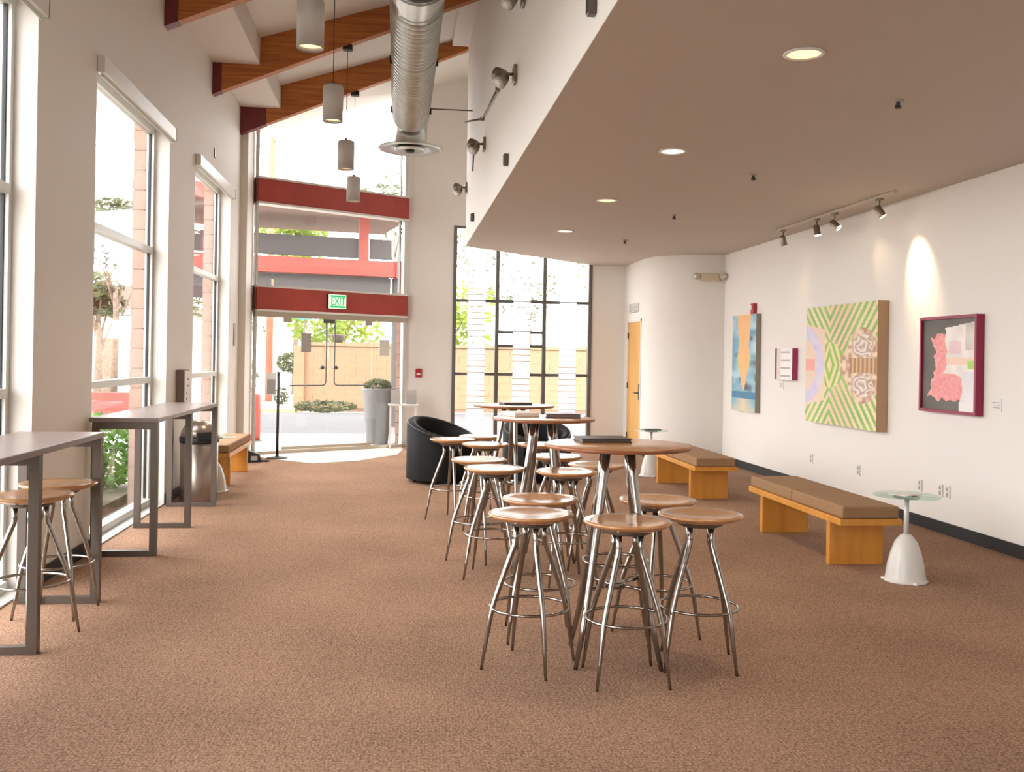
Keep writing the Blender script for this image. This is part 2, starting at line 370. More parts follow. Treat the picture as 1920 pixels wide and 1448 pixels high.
# side door by the curved wall
d = structE('door_3', 'honey maple door beside the curved wall', (3.93, 15.7, 0))
MB().box(.01, .05, -.43, .43, .01, 2.17).build('door_leaf', m_doorw, d)
MB().box(-.01, .06, -.465, -.43, 0, 2.21).box(-.01, .06, .43, .465, 0, 2.21).box(-.01, .06, -.465, .465, 2.17, 2.21).build('door_frame', m_white, d)
for z in (.25, 1.1, 1.95): MB().tube([(-.005, .425, z - .05), (-.005, .425, z + .05)], .012, 8).build('hinge', m_dkalu, d)
MB().box(-.004, .012, -.37, -.31, .88, 1.14).build('lock_plate', m_dkalu, d)
MB().tube([(-.0, -.34, 1.0), (-.055, -.34, 1.0), (-.06, -.24, 1.0)], .012, 8).build('handle', m_dkalu, d)
g = thing('vent_grille', 'pale wall vent grille above the maple door', 'vent', (3.93, 15.72, 2.33))
MB().box(-.012, -.001, -.30, .30, 0, .15).build('backing', m_greysign, g)
for k in range(6): MB().box(-.022, -.010, -.29, .29, .012 + k * .023, .022 + k * .023).build('slat', m_white, g)
for ya, yb in ((-.31, -.29), (.29, .31), (-.012, .012)): MB().box(-.024, -.001, ya, yb, 0, .15).build('frame_bar', m_white, g)

# ================================================================== BEAMS, DUCT, PENDANTS
def beam(Y, lab, cap):
    t = thing('roof_beam', lab, 'beam', (0, Y, 0), 0, 'sloping timber roof beams')
    xb0, xb1 = XL, XS
    zb = lambda x: 4.70 + .425 * (x - XL)
    zt = lambda x: roof_z(x) - .0
    xs = -1.735; xc = XL + cap; th = .13
    lo = [(xc, -th / 2, zb(xc)), (xb1, -th / 2, zb(xb1)), (xb1, -th / 2, 6.13), (.73, -th / 2, 6.13), (.73, -th / 2, zt(.73)), (xs, -th / 2, zt(xs)), (xs, -th / 2, 5.085), (xc, -th / 2, 5.085)]
    # two convex pieces, so that the stepped outline stays clean
    MB().extr([lo[0], (xs, -th / 2, zb(xs)), (xs, -th / 2, 5.085), lo[7]], (0, th, 0)) \
        .extr([(xs, -th / 2, zb(xs)), (.73, -th / 2, zb(.73)), lo[4], lo[5]], (0, th, 0)) \
        .extr([(.73, -th / 2, zb(.73)), lo[1], lo[2], lo[3]], (0, th, 0)).build('timber', m_glulam, t)
    MB().extr([(XL + .001, -th / 2 - .006, zb(XL) - .005), (xc, -th / 2 - .006, zb(xc) - .005), (xc, -th / 2 - .006, 5.084), (XL + .001, -th / 2 - .006, 5.084)], (0, th + .012, 0)).build('end_plate', m_maroon, t)
    return t
beam(9.72, 'sloping timber roof beam cut off by the top edge of the picture', .13)
beam(12.15, 'second timber roof beam, behind the pendant lamps and duct', .11)
beam(14.25, 'farthest timber roof beam, just inside the glazed entrance wall', .36)

DX, DZ, DR, DY1 = .13, 4.93, .24, 13.9
t = thing('spiral_duct', 'galvanised spiral air duct ending in a round downward diffuser', 'duct', (DX, DY1, DZ))
def duct_sec(ya, yb, rr, ribs=True):
    prof = []; y = ya
    if ribs:
        while y < yb - 1e-6:
            prof += [(rr, y), (rr, y + .085), (rr + .022, y + .095), (rr + .022, y + .108), (rr, y + .118)]; y += .12
        prof = [p for p in prof if p[1] <= yb] + [(rr, yb)]
    else: prof = [(rr, ya), (rr, yb)]
    b = MB()
    for p0, p1 in zip(prof, prof[1:]):
        if p0 != p1: b.lathe([p0, p1], 40, cap=False)
    b.v = [(x, z, yy) for x, yy, z in [(v[0], v[1], v[2]) for v in b.v]]
    return b
MBs = [(-9.0, -5.42, DR, True), (-5.36, -4.72, DR, False), (-4.72, -3.25, DR, True), (-3.25, -.3, DR, True)]
for ya, yb, rr, rb in MBs: duct_sec(ya, yb, rr, rb).build('duct_section', m_galv, t)
for y in (-4.72, -3.25): duct_sec(y - .02, y + .02, DR + .018, False).build('joint_ring', m_dkalu, t)
duct_sec(-5.42, -5.36, DR + .06, False).build('joint_ring', m_dkalu, t)
duct_sec(-5.36, -5.05, DR + .035, False).build('joint_ring', m_galv, t)
el = [(0, -.3 + .3 * math.sin(a), -.3 + .3 * math.cos(a)) for a in [PI / 2 * k / 8 for k in range(9)]]
MB().tube(el + [(0, 0, -.36)], DR, 32, cap=False).build('elbow', m_galv, t)
MB().lathe([(DR - .015, -.32), (DR + .01, -.37), (.33, -.385), (.46, -.40), (.47, -.415), (.42, -.43), (.30, -.40), (.25, -.36)], 40, cap=False).build('diffuser_cone', m_galv, t)
MB().lathe([(.22, -.41), (.24, -.42), (.20, -.445), (.07, -.43), (0, -.42)], 36).build('diffuser_core', m_galv, t)
MB().lathe([(.07, -.435), (.06, -.46), (0, -.465)], 20).build('core_cap', m_black, t)
for yy in (-.75, -2.95, -5.0):
    for sx in (-1, 1):
        MB().tube([(sx * (DR + .02), yy, -.06), (sx * (DR + .02), yy, roof_z(DX) - DZ)], .006, 6).tube([(sx * (DR + .02), yy, -.09), (sx * (DR + .02), yy, -.0)], .016, 8).build('hanger_rod', m_black, t)
MB().tube([(DR, -.7, 0), (XS - DX, -.7, 0)], .009, 6).build('brace_rod', m_steel, t)

def pendant(Y, lab, zb):
    t = thing('pendant_lamp', lab, 'pendant lamp', (-.68, Y, zb), 0, 'grey cylinder pendant lamps')
    zt = (4.70 + .425 * (-.68 - XL)) if Y > 9 else roof_z(-.68)
    MB().lathe([(.088, .03), (.1, 0), (.101, .34), (.094, .355), (.02, .36)], 28, cap=False).build('shade', m_pend, t)
    MB().lathe([(.086, .03), (.07, .06), (0, .07)], 24).build('reflector', m_warm, t)
    MB().lathe([(.02, .355), (.018, .39), (0, .395)], 14).build('cord_grip', m_dkalu, t)
    MB().tube([(0, 0, .38), (0, 0, zt - zb - .02)], .0045, 6).build('cord', m_black, t)
    MB().cbox(-.06, .06, -.05, .05, zt - zb - .05, zt - zb + .012, .006).build('canopy', m_black, t)
    l = bpy.data.lights.new('pendant_bulb', 'SPOT'); l.energy = 40; l.color = (1, .8, .55); l.spot_size = 1.6; l.spot_blend = .8; l.shadow_soft_size = .06
    o = bpy.data.objects.new('pendant_bulb', l); COL.objects.link(o); o.location = (-.68, Y, zb - .01)
pendant(7.25, 'largest, nearest grey cylinder pendant lamp, glowing warm inside', 3.80)
pendant(9.72, 'second grey cylinder pendant lamp from the viewer', 3.86)
pendant(12.15, 'third grey cylinder pendant lamp, against the bright upper glass', 3.85)
pendant(14.25, 'smallest, farthest grey pendant lamp, in front of the upper red beam', 3.79)

# ================================================================== CEILING FITTINGS
for k, y in enumerate((4.86, 7.29, 9.66, 12.10)):
    t = thing('downlight', ['large round downlight nearest the viewer in the low ceiling', 'second round downlight from the viewer, glowing white', 'third round downlight from the viewer in the low ceiling', 'farthest round downlight in the low ceiling near the window'][k], 'downlight', (2.107, y, ZC), 0, 'round downlights in the low ceiling')
    MB().lathe([(.086, -.001), (.108, -.001), (.108, -.008), (.088, -.010)], 32, cap=False).build('trim_ring', m_white, t)
    MB().lathe([(.09, -.003), (0, -.0035)], 32).build('lens', m_warmw if k in (1, 3) else m_warm, t)
    spot('downlight_beam', (2.107, y, ZC - .03), (2.107, y, 0), 34, (1, .83, .62), 1.9, .8, .08)
for k, (y) in enumerate((5.627, 8.063, 10.479, 12.82)):
    t = thing('sprinkler_head', ['ceiling sprinkler head nearest the viewer', 'second ceiling sprinkler head from the viewer', 'third ceiling sprinkler head from the viewer', 'farthest ceiling sprinkler head near the curved wall'][k], 'sprinkler', (3.055, y, ZC), 0, 'ceiling sprinkler heads')
    MB().lathe([(.035, 0), (.033, -.008), (.014, -.012)], 18).build('escutcheon', m_greysign, t)
    MB().lathe([(.012, -.01), (.010, -.045), (.018, -.048), (.018, -.052), (0, -.053)], 12).build('nozzle', m_steel, t)
    MB().box(-.02, .02, -.002, .002, -.052, -.03).build('frame_arm', m_steel, t)
# track light
t = thing('track_light', 'ceiling track with four small spotlights along the right wall', 'track light', (4.62, 9.95, ZC))
MB().cbox(-.018, .018, -1.42, 1.42, -.028, 0, .004).build('track', mat('track_beige', (.55, .47, .39), .5), t)
for k, (y, aim) in enumerate(((1.22, (.12, .1, -.3)), (.28, (.03, -.06, -.3)), (-.16, (.16, -.2, -.22)), (-1.12, (.16, -.1, -.3)))):
    h = MB().cbox(-.022, .022, -.045, .045, -.05, -.026, .004).build('adapter', m_fix, t)
    MB().tube([(0, y, -.04), (0, y, -.13)], .008, 8).build('stem', m_fix, t)
    h.location.y = y
    c = Vector((0, y, -.15)); a = Vector(aim).normalized()
    s_ = MB().lathe([(.022, -.055), (.034, -.045), (.036, .05), (.040, .062), (.036, .064)], 18).build('lamp_head', m_fix, t)
    s_.location = c; s_.rotation_euler = a.to_track_quat('Z', 'Y').to_euler()
    l_ = MB().lathe([(.035, .0645), (0, .066)], 18).build('lens', m_spot, s_)
    pw = (2.5, 2, 3, 48)[k]
    tg = Vector((4.62, 9.95, ZC)) + c + a
    if k == 3: tg = Vector((4.97, 8.70, 2.45))
    spot('track_beam', Vector((4.62, 9.95, ZC)) + c + a * .075, tg, pw, (1, .76, .46), .95, 1, .05)
# emergency twin light on the curved wall
t = thing('emergency_light', 'beige twin-head emergency light high on the curved wall', 'emergency light', (4.73, 14.245, 2.82), math.radians(-14))
m_beige = mat('beige_plastic', (.60, .51, .38), .5)
MB().cbox(-.14, .14, -.06, .03, -.06, .06, .012).build('housing', m_beige, t)
for sx in (-1, 1):
    hd = MB().lathe([(.03, -.05), (.05, -.03), (.055, .03), (.05, .04)], 18).build('lamp_head', m_beige, t); hd.location = (sx * .2, -.06, .01); hd.rotation_euler = (PI / 2, 0, sx * .5)
    MB().lathe([(.045, .041), (0, .043)], 18).build('lens', m_white, hd)
    MB().tube([(sx * .13, -.03, 0), (sx * .2, -.04, .01)], .012, 8).build('neck', m_beige, t)
# exit sign
p = dw(1.335, -.14); t = thing('exit_sign', 'green and white lit EXIT sign on the lower red beam', 'exit sign', (p[0], p[1], 2.27), D_ANG)
m_exit = mat('exit_panel', (.75, .85, .78), .4, emit=(.75, .95, .82), estr=.25); m_green = mat('exit_green', (.02, .35, .12), .4, emit=(.03, .6, .2), estr=.35)
MB().cbox(-.15, .15, -.02, .02, 0, .225, .005).build('panel', m_exit, t)
MB().box(-.16, .16, .02, .05, .0, .225).build('housing', m_black, t)
fc = bpy.data.curves.new('lettering', 'FONT'); fc.body = 'EXIT'; fc.size = .16; fc.extrude = .002; fc.align_x = 'CENTER'
fo = bpy.data.objects.new('lettering_curve', fc); COL.objects.link(fo)
me = bpy.data.meshes.new_from_object(fo.evaluated_get(bpy.context.evaluated_depsgraph_get())); bpy.data.objects.remove(fo)
me.materials.clear(); me.materials.append(m_green); fo = link('lettering', me, t); fo.location = (0, -.022, .055); fo.rotation_euler = (PI / 2, 0, 0); fo.scale = (.78, 1.15, 1)
MB().box(-.135, .135, -.0215, -.02, .015, .045).box(-.135, .135, -.0215, -.02, .185, .21).build('green_band', m_green, t)

# upper right wall spotlights, speakers, brackets
for k, (y, z) in enumerate(((7.64, 4.43), (8.16, 3.94), (11.1, 3.99), (14.05, 4.0))):
    if k == 0: z = 4.42
    t = thing('wall_floodlight', ['wall floodlight cut by the top edge on the upper right wall', 'largest twin wall floodlight on the upper right wall', 'middle twin wall floodlight with dangling rod on the upper right wall', 'farthest wall floodlight at the end of the upper right wall'][k], 'floodlight', (XS, y, z), 0, 'floodlights on the upper right wall')
    MB().cbox(-.03, 0, -.07, .07, -.06, .09, .006).build('back_plate', m_fix, t)
    MB().tube([(-.02, 0, .02), (-.11, 0, .02)], .014, 8).build('arm', m_fix, t)
    for sgn, ax in ((-1, Vector((-.5, -.35, -.65))), (1, Vector((-.75, .5, .3)))):
        hd = MB().lathe([(.02, -.07), (.05, -.045), (.062, .0), (.064, .05), (.058, .055)], 18).build('lamp_head', m_fix, t)
        hd.location = (-.13, sgn * .05, -.01 - sgn * -.03); hd.rotation_euler = ax.normalized().to_track_quat('Z', 'Y').to_euler()
        MB().lathe([(.057, .056), (0, .06)], 18).build('lens', m_white, hd)
    if k == 2: MB().tube([(-.13, 0, -.05), (-.14, 0, -.30)], .009, 8).build('pull_rod', m_dkalu, t)
for k, (y, z) in enumerate(((4.79, 3.33), (8.665, 3.33), (12.577, 3.37))):
    t = thing('wall_speaker', ['small dark wall speaker at the top edge above the low ceiling', 'small dark wall speaker midway along the upper right wall', 'farthest small dark speaker low on the upper right wall'][k], 'speaker', (XS, y, z), 0, 'small dark speakers on the upper right wall')
    MB().cbox(-.045, -.001, -.03, .03, -.055, .055, .008).build('cabinet', m_steel, t)
    MB().box(-.048, -.044, -.022, .022, -.045, .045).build('grille', m_black, t)
t = thing('wall_bracket', 'thin bent steel bracket on the upper right wall between the floodlights', 'bracket', (XS, 10.4, 4.3))
MB().tube([(-.03, -.92, -.1), (-.03, .9, .05)], .011, 6).build('long_rod', m_steel, t)
MB().tube([(-.03, .9, .05), (-.2, 1.2, .08)], .012, 6).build('short_rod', m_steel, t)
for yy, zz in ((-.92, -.1), (.9, .05)): MB().box(-.05, -.001, yy - .02, yy + .02, zz - .02, zz + .02).build('mount', m_fix, t)

# ================================================================== FURNITURE
# ---- bar stool
def make_stool():
    t = thing('bar_stool', 'x', 'stool', (0, 0, 0))
    sr = .212
    MB().lathe([(0, .719), (.15, .724), (.190, .737), (sr, .750), (sr + .003, .7565), (sr - .003, .762), (.17, .7575), (.1, .750), (0, .746)], 40).build('seat', m_seat, t)
    MB().lathe([(.0, .70), (.10, .70), (.115, .708), (.115, .718), (0, .719)], 28).build('seat_plate', m_steel, t)
    for k in range(4):
        a = PI / 2 * k; ca, sa = math.cos(a), math.sin(a)
        prof = [(.076, .705), (.076, .64), (.079, .612), (.092, .58), (.130, .48), (.170, .372), (.193, .30), (.209, .22), (.225, .12), (.246, .0)]
        rd = [.0145, .0145, .0145, .0145, .014, .0135, .013, .012, .010, .007]
        leg = MB().tube([(q_ * ca, q_ * sa, z) for q_, z in prof], rd, 10).build('leg', m_chrome, t)
    MB().tube(ring(.196, .295, 40), .0075, 8, closed=True).build('foot_ring', m_chrome, t)
    return t
proto = make_stool()
ST = [((.674, 4.743), 12, 'bar stool at the front table, front left, pale glare on seat'),
      ((1.113, 4.516), 45, 'nearest bar stool, front centre of the front table'),
      ((1.537, 4.715), 32, 'bar stool at the right front of the front table'),
      ((.798, 5.252), 40, 'bar stool tucked behind the front left stool of the front table'),
      ((1.452, 5.209), 66, 'bar stool at the rear right of the front table'),
      ((.690, 6.709), 30, 'bar stool at the middle table, front left'),
      ((.63, 7.27), 10, 'bar stool at the middle table, left of the front left stool'),
      ((1.171, 6.531), 55, 'bar stool at the middle table, seen behind the front table legs'),
      ((1.47, 6.937), 25, 'bar stool at the middle table, under the front table top'),
      ((.80, 8.585), 35, 'bar stool at the far table, front left'),
      ((.53, 9.069), 5, 'leftmost bar stool at the far table, against the black armchair'),
      ((1.27, 7.55), 15, 'bar stool at the rear of the middle table'),
      ((1.30, 8.60), 60, 'bar stool at the far table, right of the middle table legs'),
      ((.83, 9.43), 22, 'bar stool at the rear left of the far table'),
      ((-1.93, 5.395), 18, 'bar stool under the left wall counter, nearest the viewer'),
      ((-1.95, 5.87), 40, 'bar stool at the left wall counter, beside the window pier')]
for i, ((x, y), a, lab) in enumerate(ST):
    o = proto if i == 0 else copy_tree(proto)
    o.location = (x, y, 0); o.rotation_euler.z = math.radians(a); o['label'] = lab
    o['group'] = 'wood and chrome bar stools'
# ---- bistro table
def make_table():
    t = thing('bar_table', 'x', 'table')
    MB().lathe([(0, 1.075), (.335, 1.075), (.365, 1.082), (.376, 1.090), (.373, 1.097), (.362, 1.1), (0, 1.1)], 56).build('table_top', m_seat, t)
    MB().lathe([(.369, 1.079), (.3775, 1.085), (.3775, 1.094), (.371, 1.0985)], 56, cap=False).build('edge_band', m_edge, t)
    MB().lathe([(0, 1.06), (.14, 1.06), (.14, 1.0745), (0, 1.0746)], 28).build('mounting_plate', m_steel, t)
    for k in range(4):
        a = PI / 2 * k; ca, sa = math.cos(a), math.sin(a)
        MB().tube([(q_ * ca, q_ * sa, z) for q_, z in ((.088, 1.062), (.104, .94), (.146, .70), (.195, .44), (.243, .2), (.30, 0))], [.022, .022, .0205, .019, .016, .011], 12).build('leg', m_chrome, t)
    MB().tube(ring(.168, .50, 36), .008, 8, closed=True).build('brace_ring', m_chrome, t)
    hub = MB().lathe([(.05, .36), (.055, .37), (.055, .385), (.05, .395)], 20)
    for k in range(4):
        a = PI / 2 * k; hub.tube([(0, 0, .378), (.205 * math.cos(a), .205 * math.sin(a), .378)], .009, 8)
    hub.build('cross_brace', m_chrome, t)
    return t
tp = make_table()
for i, (x, y, a, lab) in enumerate(((1.133, 4.842, 38, 'round bar table nearest the viewer, holding a dark menu folder'), (1.071, 6.96, 25, 'middle round bar table with a glossy brochure stack'), (1.078, 8.838, 2, 'farthest round bar table in front of the slatted window'))):
    o = tp if i == 0 else copy_tree(tp)
    o.location = (x, y, 0); o.rotation_euler.z = math.radians(a); o['label'] = lab; o['group'] = 'round bar tables'
def menu(x, y, rz, lab, w_=.27, d_=.2, m=m_menu, h_=.022):
    t = thing('menu_folder', lab, 'folder', (x, y, 1.1001), rz)
    MB().cbox(-w_ / 2, w_ / 2, -d_ / 2, d_ / 2, 0, .005, .002).build('back_cover', m, t)
    MB().box(-w_ / 2 + .006, w_ / 2 - .006, -d_ / 2 + .006, d_ / 2 - .003, .005, h_ - .005).build('pages', m_steel, t)
    MB().cbox(-w_ / 2, w_ / 2, -d_ / 2, d_ / 2, h_ - .005, h_, .002).build('front_cover', m, t)
menu(1.08, 4.97, .05, 'dark menu folder lying on the nearest round table')
menu(1.23, 7.02, -.2, 'dark folder lying on the middle round table', .26, .2, mat('oxblood_folder', (.10, .035, .03), .35), .03)
menu(1.10, 8.86, .15, 'dark folder lying on the farthest round table', .28, .2)
o = MB().cbox(-.1, .1, -.13, .13, 0, .03, .004).build('brochure_stack', m_paper); o.location = (.92, 7.13, 1.1001); o.rotation_euler.z = .3
tag(o, 'pale brochure stack on the middle round table', 'brochures')

# ---- benches
def bench(name_lab, cx, cy, L=1.86, w_=.456, leg=1.35):
    t = thing('bench', name_lab, 'bench', (cx, cy, 0), 0, 'honey oak benches with brown cushions')
    h = w_ / 2
    for s_ in (-1, 1):
        MB().cbox(-h + .012, h - .012, s_ * leg / 2 - .03, s_ * leg / 2 + .03, 0, .335, .004).build('leg_panel', m_bench, t)
    MB().cbox(-h - .012, h + .012, -L / 2, L / 2, .335, .385, .004).build('seat_frame', m_bench, t)
    for s_ in (-1, 1):
        MB().cbox(-h + .004, h - .004, .004 if s_ > 0 else -L / 2 + .006, L / 2 - .006 if s_ > 0 else -.004, .385, .478, .016, 3).build('cushion', m_cush, t)
    return t
bench('oak bench with brown cushion beside the white cone side table on the right', 3.50, 7.66)
bench('oak bench with brown cushion farther back near the curved wall', 3.47, 11.05)
bench('oak bench with pale-lit cushion by the left wall beside the entrance', -2.08, 12.15, 1.7, .36, 1.3)
# ---- cone side tables
def cone_table(lab, x, y):
    t = thing('side_table', lab, 'side table', (x, y, 0), 0, 'glass side tables on white cone bases')
    MB().lathe([(.148, 0), (.152, .008), (.140, .014), (.136, .03), (.124, .12), (.104, .20), (.075, .28), (.04, .325), (.022, .335), (0, .336)], 32).build('cone_base', m_cone, t)
    for k in range(3):
        a = 2 * PI * k / 3 + .5
        MB().lathe([(.02, 0), (.022, .012), (0, .016)], 12, (.142 * math.cos(a), .142 * math.sin(a), 0)).build('foot', m_white, t)
    MB().tube([(0, 0, .33), (0, 0, .598)], .017, 14).build('stem', m_alu, t)
    MB().lathe([(0, .585), (.09, .588), (.09, .598), (0, .599)], 24).build('top_plate', m_steel, t)
    MB().lathe([(0, .60), (.222, .60), (.226, .604), (.222, .61), (0, .61)], 40).build('glass_top', m_tglass, t)
    return t
cone_table('glass side table on white cone base, at the end of the right bench', 3.60, 6.42)
cone_table('glass side table on white cone base, behind the far bench', 3.36, 12.42)
cone_table('glass side table on cone base, between the steel bin and left bench', -1.99, 10.93)
o = MB().box(-.10, .10, -.07, .07, 0, .004).build('leaflet', m_paper); o.location = (3.60, 6.44, .6101); o.rotation_euler.z = .5; tag(o, 'leaflet lying on the glass side table by the right bench', 'leaflet')
o = MB().box(-.11, .11, -.08, .08, 0, .012).build('magazine', m_menu); o.location = (3.36, 12.42, .6101); o.rotation_euler.z = .1; tag(o, 'dark magazine on the glass side table behind the far bench', 'magazine')

# ---- tub armchairs
def tub_chair(lab, x, y, rz):
    t = thing('tub_armchair', lab, 'armchair', (x, y, 0), rz, 'black tub armchairs')
    R_, th = .43, .115; n = 44; a0 = math.radians(38); a1 = 2 * PI - a0        # opening faces local +x
    def top(a): k = (1 - math.cos(a)) / 2; return .545 + .245 * k ** 1.1
    def shell(ro, ri, z0, ztop, inset=0):
        b = MB(); rows = []
        for i in range(n + 1):
            a = a0 + (a1 - a0) * i / n; ca, sa = math.cos(a), math.sin(a); zt = ztop(a)
            prof = [(ro, z0), (ro, zt - .05), (ro - .02, zt - .012), ((ro + ri) / 2, zt), (ri + .02, zt - .012), (ri, zt - .05), (ri, z0)]
            rows.append([(q_ * ca, q_ * sa, z) for q_, z in prof])
        vs = [p for r_ in rows for p in r_]; m = 7; fs = []
        for i in range(n):
            for k in range(m - 1): fs.append((i * m + k, i * m + k + 1, (i + 1) * m + k + 1, (i + 1) * m + k))
        b.add(vs, fs, True); b.add(rows[0], [tuple(range(m))]); b.add(rows[-1], [tuple(range(m))]); return b
    shell(R_, R_ - th, .045, top).build('tub_shell', m_leather, t)
    pts = [((R_ - .012) * math.cos(a), (R_ - .012) * math.sin(a), top(a) - .022) for a in [a0 + (a1 - a0) * i / n for i in range(n + 1)]]
    MB().tube(pts, .007, 6).build('piping', mat('worn_leather_edge', (.06, .06, .062), .4), t)
    ri = R_ - th - .004
    pr = lambda rr: [(rr * math.cos(2 * PI * i / 40), rr * math.sin(2 * PI * i / 40)) for i in range(40)]
    cut = [(min(px, .0) if False else px, py) for px, py in pr(ri)]
    MB().lathe([(0, .29), (ri - .03, .29), (ri, .32), (ri, .40), (ri - .03, .435), (0, .445)], 40).build('seat_cushion', m_leather, t)
    MB().lathe([(0, .045), (R_ - .03, .045), (R_ - .03, .285), (0, .285)], 40).build('seat_base', m_leather, t)
    for k in range(4):
        a = PI / 4 + PI / 2 * k; MB().lathe([(.02, 0), (.026, .045)], 12, (.33 * math.cos(a), .33 * math.sin(a), 0)).build('foot', m_black, t)
    return t
tub_chair('black leather tub armchair left of the round tables, near the entrance', .56, 11.85, math.radians(-38))
tub_chair('black leather tub armchair behind the round tables', 1.76, 11.95, math.radians(-82))

# ---- wall counters
def counter(lab, y0, y1, loops):
    t = thing('wall_counter', lab, 'counter', (0, 0, 0), 0, 'steel framed counters along the left wall')
    xa, xb = -2.27, -1.775
    MB().cbox(xa, xb, y0, y1, 1.0, 1.036, .004).build('counter_top', m_ctop, t)
    for y in loops:
        MB().box(xb - .05, xb, y - .025, y + .025, 0, .95).build('post', m_steel, t)
        MB().box(xa + .02, xa + .07, y - .025, y + .025, 0, .95).build('post', m_steel, t)
        MB().box(xa + .02, xb, y - .025, y + .025, .95, 1.0).build('top_bar', m_steel, t)
        MB().box(xa + .07, xb - .05, y - .025, y + .025, 0, .04).build('floor_bar', m_steel, t)
    return t
counter('steel counter along the left wall nearest the viewer, stools beneath', 3.6, 6.13, (3.85, 5.09, 6.10))
counter('steel counter along the left wall in front of the middle window', 7.46, 9.90, (7.49, 8.68, 9.87))

# ---- litter bin
t = thing('litter_bin', 'round steel litter bin with domed lid at the end of the wall counter', 'bin', (-2.03, 10.30, 0))
m_bin = mat('brushed_bin_steel', (.42, .35, .31), .3, metal=.85)
MB().lathe([(.185, 0), (.19, .01), (.19, .60), (.185, .602)], 36).build('body', m_bin, t)
MB().lathe([(.194, .60), (.198, .605), (.198, .66), (.19, .665)], 36).build('collar', m_black, t)
MB().lathe([(.19, .66), (.18, .72), (.15, .775), (.10, .815), (.04, .83), (0, .832)], 36).build('domed_lid', m_bin, t)
fl = MB().cbox(-.085, .085, -.01, .02, -.04, .045, .008).build('push_flap', m_black, t); fl.location = (.09, -.165, .675); fl.rotation_euler = (-.25, 0, .5)

# ---- wall dispenser
t = thing('wall_dispenser', 'brown box dispenser with white front on the left pier', 'dispenser', (XL, 10.52, 1.16))
MB().cbox(.001, .085, -.12, .12, -.19, .19, .006).build('case', mat('brown_case', (.22, .16, .13), .5), t)
MB().box(.085, .092, -.11, .11, -.18, .18).build('front_panel', m_white, t)
for z in (.09, .02, -.06, -.12): MB().lathe([(.012, 0), (.012, .004), (0, .005)], 10).build('button', m_dkalu, t).matrix_local = Matrix.Translation((.092, -.02 + (z > 0) * .05, z)) @ Matrix.Rotation(PI / 2, 4, 'Y')
# small items on the left wall
def plate(nm, lab, cat, X, y, z, hw, hh, sx, m=m_white, group=None, dots=0):
    t = thing(nm, lab, cat, (X, y, z), 0, group)
    MB().cbox(min(0, sx * .012), max(0, sx * .012), -hw, hw, -hh, hh, .003).build('cover', m, t)
    for k in range(dots): MB().box(min(sx * .012, sx * .014), max(sx * .012, sx * .014), -.015, .015, (k - .5) * hh * .8 - .018, (k - .5) * hh * .8 + .018).build('socket', m_greysign, t)
    return t
plate('wall_panel', 'grey rectangular panel on the left wall beside the entrance', 'panel', XL, 13.95, 1.80, .06, .16, 1, m_greysign)
plate('wall_sensor', 'tiny grey sensor on the left wall near the entrance', 'sensor', -2.15, 14.5, 2.46, .05, .04, 1, m_steel)
plate('wall_sensor', 'small black sensor above the far left roller shade', 'sensor', XL, 12.3, 4.02, .03, .055, 1, m_steel)
for y, lab in ((11.04, 'wall outlet below the tall stripe-fronted canvas, farthest along the right wall'), (9.85, 'wall outlet below the large striped canvas'), (8.27, 'left one of the pair of outlets behind the near side table'), (8.155, 'right one of the pair of outlets behind the near side table'), (8.62, 'wall outlet above the end of the near bench')):
    plate('wall_outlet', lab, 'outlet', XR, y, .385, .036, .058, -1, m_white, 'white outlets along the right wall', 2)
# fire alarms
t = thing('alarm_strobe', 'red fire alarm strobe above the tall narrow canvas', 'alarm', (XR, 12.95, 2.28))
MB().cbox(-.055, -.001, -.055, .055, -.075, .075, .008).build('body', m_firered, t); MB().cbox(-.075, -.055, -.03, .03, -.02, .05, .006).build('lens', m_white, t)
t = thing('alarm_pull', 'red fire alarm pull station on the pier right of the doors', 'alarm', (.36, YF, 1.25))
MB().cbox(-.05, .05, -.04, -.001, -.075, .075, .006).build('body', m_firered, t); MB().box(-.032, .032, -.05, -.04, -.03, .0).build('pull_handle', m_white, t)

# ---- sign stand, black floor box, brochure stand
t = thing('sign_stand', 'slim black pole sign stand on a round base by the entrance', 'sign stand', (-1.73, 14.42, 0))
MB().lathe([(.15, 0), (.15, .012), (.10, .02), (.03, .03), (.022, .05), (0, .05)], 28).build('base', m_black, t)
MB().tube([(0, 0, .04), (0, 0, 1.25)], .02, 14).build('pole', mat('dark_pole', (.06, .055, .055), .35, metal=.5), t)
sg = MB().cbox(-.17, -.035, -.006, .006, .93, 1.26, .004).build('sign_panel', m_paper, t)
MB().box(-.16, -.045, -.009, -.006, .945, 1.16).build('print', m_greysign, sg)
MB().lathe([(.03, 1.25), (.035, 1.26), (.02, 1.275), (0, 1.28)], 14).build('cap', m_bin, t)
t = thing('door_floor_box', 'black box with grey label and cable on the floor by the entrance', 'box', (-2.02, 13.93, 0), .2)
MB().extr([(-.13, -.09, 0), (.13, -.09, 0), (.10, -.09, .11), (-.06, -.09, .17), (-.13, -.09, .17)], (0, .18, 0)).build('case', m_black, t)
MB().box(-.02, .07, -.094, -.09, .03, .09).build('label_plate', m_greysign, t)
MB().tube([(.12, -.02, .015), (.2, -.04, .012), (.24, .02, .012), (.19, .06, .012)], .012, 8).build('cable', m_black, t)
t = thing('brochure_stand', 'narrow white stand with shelf beside the right door jamb', 'stand', (.1, 16.05, 0))
MB().cbox(-.24, .26, -.13, .13, .715, .74, .004).build('shelf', m_paper, t)
for sx in (-.2, .22): MB().box(sx - .015, sx + .015, -.09, .09, 0, .715).build('leg', m_white, t)
